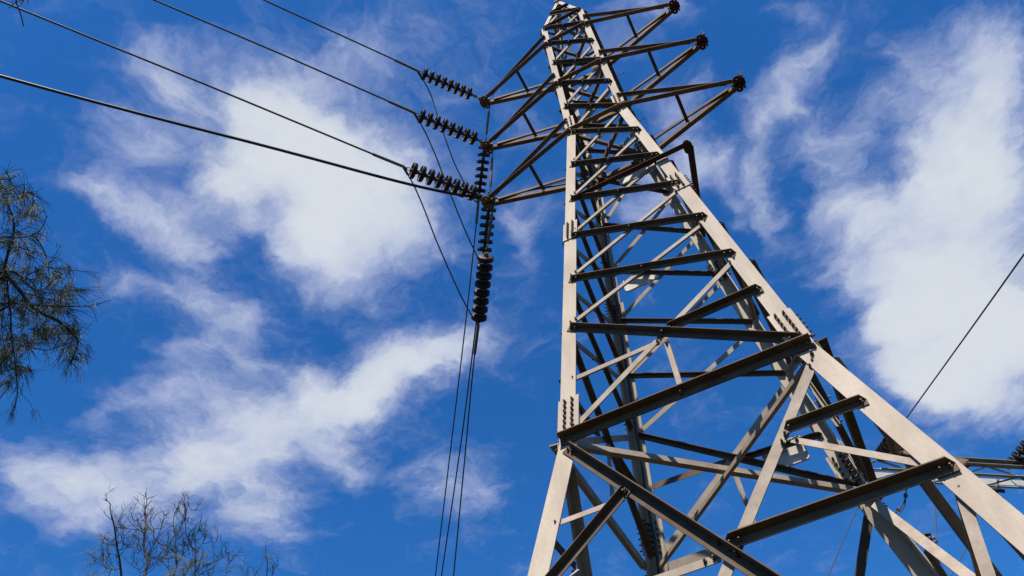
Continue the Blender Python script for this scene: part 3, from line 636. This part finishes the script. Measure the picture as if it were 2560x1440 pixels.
# ------------------------------------------------------------------ trees
def curve_px(pts, d0, d1):
    n = len(pts)-1; return [at(x, y, d0+(d1-d0)*i/n) for i, (x, y) in enumerate(pts)]
def z1(pts): return [(x/2.2857, 420+y/2.2857) for x, y in pts]
def z2(pts): return [(200+x/5.12, 1200+y/5.12) for x, y in pts]
DOWN = Vector((0, 0, -1))
def needles(mb, p, d, n, ln, spread, droop, r=.0012):
    for i in range(n):
        dd = (d+Vector([random.gauss(0, spread) for _ in range(3)])).normalized()
        l = ln*random.uniform(.5, 1.15); s = p+Vector([random.gauss(0, .012) for _ in range(3)])
        a = s; pts = [a]
        for j in range(3):
            dd = (dd+DOWN*droop*.35).normalized(); a = a+dd*l/3; pts.append(a)
        tube(mb, pts, [r*1.3, r*1.2, r, r*.5], 3, False, False)
def spray(mb, mbt, pts, rad, n, ln, spread=.45, droop=.6, every=1):
    for i in range(len(pts)-1):
        if i % every: continue
        d = (pts[i+1]-pts[i]).normalized(); needles(mb, pts[i], d, n, ln, spread, droop)
tree = empty('casuarina_tree', (at(-500, 760, 7.0).x, at(-500, 760, 7.0).y, 0), 'drooping feathery green casuarina reaching in from the left edge', 'tree')
tb = Vector(tree.location); random.seed(11)
mb = MB(); hub = at(-260, 760, 7.1); top = hub+Vector((.1, .1, 1.6))
tube(mb, smooth_pts([tb-Z*.2, tb+Vector((.1, 0, hub.z*.4)), Vector((tb.x*.6+hub.x*.4, tb.y*.6+hub.y*.4, hub.z*.8)), hub, at(-420, 300, 7.4), at(-420, -100, 7.8)], 6), [.17-.15*i/30 for i in range(31)], 10)
tube(mb, smooth_pts([at(-420, 60, 7.6), at(-200, -90, 7.7), at(40, -70, 7.7)], 5), [.03-.022*i/10 for i in range(11)], 6)
tube(mb, smooth_pts([hub, at(-120, 730, 7.1), at(0, 682, 7.0)], 4), [.05-.022*i/8 for i in range(9)], 8)
mb.build('trunk', M_bark, tree)
LIMBS = [([(10,590),(60,640),(120,710),(180,790),(260,840),(340,880),(410,940),(445,990),(430,1050),(400,1130)], 7.0, 6.8, .012),
 ([(10,590),(90,600),(170,680),(260,710),(370,720)], 7.0, 7.2, .007), ([(-30,775),(80,775),(200,785),(360,790),(500,790),(635,755)], 7.0, 6.6, .0065),
 ([(-20,415),(100,450),(220,485),(300,515)], 7.1, 7.2, .0055), ([(-20,400),(30,395),(110,398),(190,383),(240,340),(272,270)], 7.0, 6.8, .006), ([(195,385),(250,470),(275,560),(282,630)], 6.9, 6.9, .0045),
 ([(160,610),(250,565),(350,485)], 7.0, 6.9, .004), ([(255,565),(400,583),(570,597)], 6.95, 6.7, .004), ([(5,640),(50,470),(75,380),(75,290),(40,200),(0,120)], 7.0, 7.2, .009),
 ([(40,640),(45,720),(60,830),(65,950),(80,1060),(95,1200),(98,1300),(75,1395)], 7.0, 6.9, .0065), ([(-10,820),(60,780),(110,720)], 7.0, 7.0, .0085), ([(190,1030),(280,1040),(350,1015),(400,1000)], 6.9, 6.8, .003),
 ([(-10,1330),(35,1270),(80,1210)], 7, 7, .003), ([(-20,65),(40,62),(90,48)], 7, 7, .004), ([(100,390),(140,430),(170,500),(165,600)], 7, 7, .004), ([(75,380),(150,340),(205,285)], 7.1, 7, .003),
 ([(480,780),(530,810),(555,880)], 6.7, 6.7, .003), ([(370,880),(430,960),(520,1000)], 6.8, 6.8, .003), ([(120,710),(230,740),(330,760),(400,775)], 7, 6.9, .004), ([(20,600),(30,760),(10,900),(30,1050)], 7.1, 7.1, .005),
 ([(130,960),(160,1080),(190,1200)], 6.9, 6.9, .0025), ([(240,700),(300,650),(360,590)], 7, 7, .003), ([(220,485),(200,440),(215,390)], 7, 7, .002), ([(0,620),(-30,800),(-10,1000),(10,1150)], 7.1, 7.1, .004)]
mb = MB()
for pts, d0, d1, r in LIMBS:
    c = smooth_pts(curve_px(z1(pts), d0, d1), 5); m_ = len(c); tube(mb, c, [r*1.35*(1-.75*i/m_) for i in range(m_)], 6)
for pts in ([(36, -30), (42, 10), (48, 25), (54, 45), (59, 66)], [(60, -20), (58, 2), (50, 12), (47, 16)], [(70, -20), (69, 10)], [(60, 0), (42, 4), (30, 12), (22, 20)], [(40, -10), (28, 5)]):
    tb_ = MB(); tube(tb_, smooth_pts(curve_px(pts, 7.7, 7.6), 4), .0045, 5); tb_.build('branch', M_twig, tree)
# fine side shoots
shoots = []
for pts, d0, d1, r in LIMBS[:12]+LIMBS[18:20]+LIMBS[23:]:
    c = smooth_pts(curve_px(z1(pts), d0, d1), 4)
    for i in range(2, len(c)-1, 1):
        if random.random() < .5:
            d = (c[i+1]-c[i]).normalized(); sd_ = (d+Vector([random.gauss(0, .7) for _ in range(3)])).normalized()
            l = random.uniform(.06, .2); p = [c[i]]
            for j in range(4): sd_ = (sd_+DOWN*.22).normalized(); p.append(p[-1]+sd_*l/4)
            tube(mb, p, [.0022, .002, .0018, .0015, .001], 4); shoots.append(p)
mb.build('branch', M_twig, tree)
mb = MB(); mg = MB()
CL = [(20,470,60,.9),(60,520,60,.7),(30,540,70,.8),(90,545,40,.5),(20,610,60,.7),(60,640,60,.7),(30,700,90,1.),(80,700,70,.9),(120,700,60,.8),(150,725,60,.8),(175,742,50,.6),(60,760,100,1),(20,780,100,1),(100,780,90,1),(130,800,70,1),(155,775,50,.6),
      (20,850,100,1),(60,860,80,.9),(85,840,60,.8),(30,910,70,.8),(5,940,70,.8),(0,880,80,1),(120,840,50,.8),(140,850,40,.6),(184,828,40,.4),(200,840,30,.3),(172,885,35,.35),(180,900,25,.3),(60,940,30,.4),(15,500,50,.6),(-10,700,80,1),(-20,820,80,1),(10,960,40,.5),(75,600,40,.4),(65,500,30,.4)]
for (x, y, rad, w_) in CL:
    for j in range(int(15*w_)+3):
        a = random.uniform(0, 6.28); rr = rad*.55*math.sqrt(random.random())
        p = at(x+rr*math.cos(a), y-15+rr*math.sin(a)*.8, random.uniform(6.75, 7.3))
        d = (Vector((random.gauss(0, .5), random.gauss(0, .5), random.uniform(-.9, .2)))).normalized()
        needles(mb, p, d, random.randint(5, 8), random.uniform(.10, .19), .28, .55, .0015)
for p in shoots:
    needles(mb, p[-1], (p[-1]-p[-2]).normalized(), 6, .11, .25, .5, .0013)
    if random.random() < .6: needles(mb, p[2], (p[-1]-p[-2]).normalized(), 5, .10, .3, .5, .0013)
mb.build('foliage', M_need, tree)
# bare treetops at the bottom
def bare_tree(stems, dist, label, seed, tufts, twig_n):
    random.seed(seed)
    b = curve_px([stems[0][0][0]], dist, dist)[0] if False else at(*stems[0][0][0], dist)
    e = empty('bare_tree', (b.x, b.y, 0), label, 'tree', 'half-bare treetops along the bottom edge')
    mt = MB(); mtw = MB(); mf = MB()
    top = at(*stems[0][0][0], dist)
    tube(mt, smooth_pts([Vector((b.x, b.y, -.1)), Vector((b.x+.15, b.y, top.z*.4)), Vector((b.x-.1, b.y+.1, top.z*.75)), top], 5), [.12-.104*i/15 for i in range(16)], 8)
    for si, (pts, r) in enumerate(stems):
        c = smooth_pts(curve_px(pts, dist, dist+random.uniform(-.5, .5)), 5); m_ = len(c)
        if si and pts[0][1] > 1436:
            j = Vector((top.x, top.y, top.z*.72)); c = [j, j*.45+c[0]*.55-Vector((0, 0, .25))]+c; m_ = len(c)
        tube(mt if r > .012 else mtw, c, [r*.55*(1-.8*i/m_) for i in range(m_)], 6)
        for i in range(2 if not si else 4, m_-1):
            for _ in range(twig_n):
                if random.random() < .29:
                    d = (c[i+1]-c[i]).normalized(); sd_ = (d*.6+Vector([random.gauss(0, .6) for _ in range(3)])).normalized(); l = random.uniform(.12, .50)*(1-.75*i/m_); p = [c[i]]
                    for j in range(6): sd_ = (sd_+Vector((random.gauss(0, .13), random.gauss(0, .13), .16))).normalized(); p.append(p[-1]+sd_*l/6)
                    tube(mtw, p, [.0052-.0007*j for j in range(7)], 4)
                    for j in (2, 3, 4, 5):
                        if random.random() < .5:
                            s2 = (sd_+Vector([random.gauss(0, .7) for _ in range(3)])).normalized(); l2 = l*random.uniform(.2, .5)
                            q = [p[j], p[j]+s2*l2*.5, p[j]+(s2+Z*.3).normalized()*l2]; tube(mtw, q, [.0035, .003, .0018], 3)
                            if random.random() < .3: needles(mf, q[-1], s2, 4, .10, .5, .1, .0022)
    for (x, y, n) in tufts:
        p = at(x, y, dist); 
        for _ in range(n): needles(mf, p+Vector([random.gauss(0, .09) for _ in range(3)]), Vector((random.gauss(-.2, .6), random.gauss(0, .4), random.gauss(.1, .5))).normalized(), 6, .30, .35, .5, .0024)
    mt.build('trunk', M_bark, e); mtw.build('branch', M_twig, e)
    if mf.v: mf.build('foliage', M_need, e)
    return e
bare_tree([(z2([(530,1250),(520,1130),(500,980),(480,890),(465,790),(445,640),(425,520),(405,460),(385,360),(385,310),(350,265),(325,255)]), .028), (z2([(490,905),(550,855),(555,700),(560,570),(605,490)]), .010), (z2([(520,1130),(430,1150),(340,1120),(300,1060)]), .010), (z2([(480,890),(400,830),(385,815)]), .006)],
          12.5, 'leftmost half-bare treetop at the bottom with one tall forked dead leader', 21, [(268,1372,5),(262,1385,4),(285,1375,2),(245,1432,2)], 1)
bare_tree([(z2([(815,1260),(840,1170),(860,1060),(850,960),(820,860),(820,780),(830,660),(840,560),(845,480),(830,420),(850,330),(855,240),(835,175)]), .034), (z2([(850,960),(760,900),(700,820),(650,730)]), .013), (z2([(830,690),(740,640),(620,625),(460,600)]), .010),
           (z2([(870,960),(930,860),(990,740),(1030,640),(1055,540),(1085,435)]), .014), (z2([(840,1170),(900,1060),(890,990),(1000,1000),(1110,1010)]), .012), (z2([(800,680),(770,600),(740,520),(715,455)]), .009), (z2([(830,480),(850,460),(868,430)]), .008), (z2([(780,1240),(740,1100),(640,980)]), .009)],
          12.0, 'tallest half-bare treetop at the bottom left with a pale crooked trunk', 22, [(352,1334,1),(385,1345,1)], 2)
bare_tree([(z2([(1190,1260),(1230,1120),(1240,1050),(1220,930),(1215,820),(1225,740),(1205,640),(1195,540),(1210,430),(1250,335)]), .026), (z2([(1240,1050),(1300,980),(1330,880),(1335,780)]), .010), (z2([(1215,930),(1110,850),(990,790),(915,690)]), .012), (z2([(1225,700),(1290,610),(1340,500),(1350,420),(1400,295)]), .010), (z2([(1160,1240),(1140,1150),(1060,1050),(980,1000)]), .014), (z2([(1130,1140),(1125,960),(1110,850)]), .009)],
          12.8, 'bare treetop at the bottom between the tall pale trunk and the leafier clump', 23, [(430,1375,2)], 2)
bare_tree([(z2([(1480,1260),(1475,1100),(1470,950),(1475,800),(1475,700),(1440,610)]), .022), (z2([(1475,900),(1420,840),(1370,720),(1350,600),(1350,500),(1365,400),(1400,300)]), .012), (z2([(1475,720),(1530,640),(1600,520)]), .007), (z2([(1470,940),(1540,850),(1600,740),(1630,630)]), .008), (z2([(1500,1200),(1600,1090),(1700,1060)]), .008), (z2([(1690,1200),(1720,1050),(1715,860),(1770,745)]), .008), (z2([(1700,1120),(1800,1010),(1895,850)]), .007), (z2([(1860,1250),(1870,1180),(1900,1100),(1920,1020)]), .007), (z2([(1370,430),(1430,390),(1510,365)]), .006), (z2([(1400,960),(1380,860),(1330,800)]), .008)],
          12.3, 'half-bare treetop at the bottom with green tufts around its middle', 24, [(480,1418,8),(500,1424,7),(466,1426,5),(520,1420,3)], 2)
bare_tree([(z2([(2380,1300),(2390,1200),(2395,1050),(2380,960),(2375,870)]), .012), (z2([(2300,1290),(2310,1180),(2335,1080)]), .008), (z2([(2240,1290),(2250,1200),(2260,1150)]), .008), (z2([(2150,1290),(2150,1220),(2165,1150)]), .007), (z2([(2440,1290),(2460,1200),(2475,1130)]), .008), (z2([(2095,1290),(2095,1170)]), .006)],
          13.5, 'lowest bare treetop at the bottom, farthest to the right of the trees', 25, [(640,1438,1)], 1)
# ------------------------------------------------------------------ ground
mb = MB(); n_ = 24; R_ = 1500.0
vs = []; fs = []
for i in range(n_+1):
    for j in range(n_+1):
        u_ = (i/n_*2-1); v_ = (j/n_*2-1); x = math.copysign(abs(u_)**2.2, u_)*R_; y = math.copysign(abs(v_)**2.2, v_)*R_
        vs.append(Vector((x, y, 0)))
for i in range(n_):
    for j in range(n_): a = i*(n_+1)+j; fs.append([a, a+n_+1, a+n_+2, a+1])
mb.add(vs, fs); g = mb.build('ground', M_ground); tag(g, kind='structure')
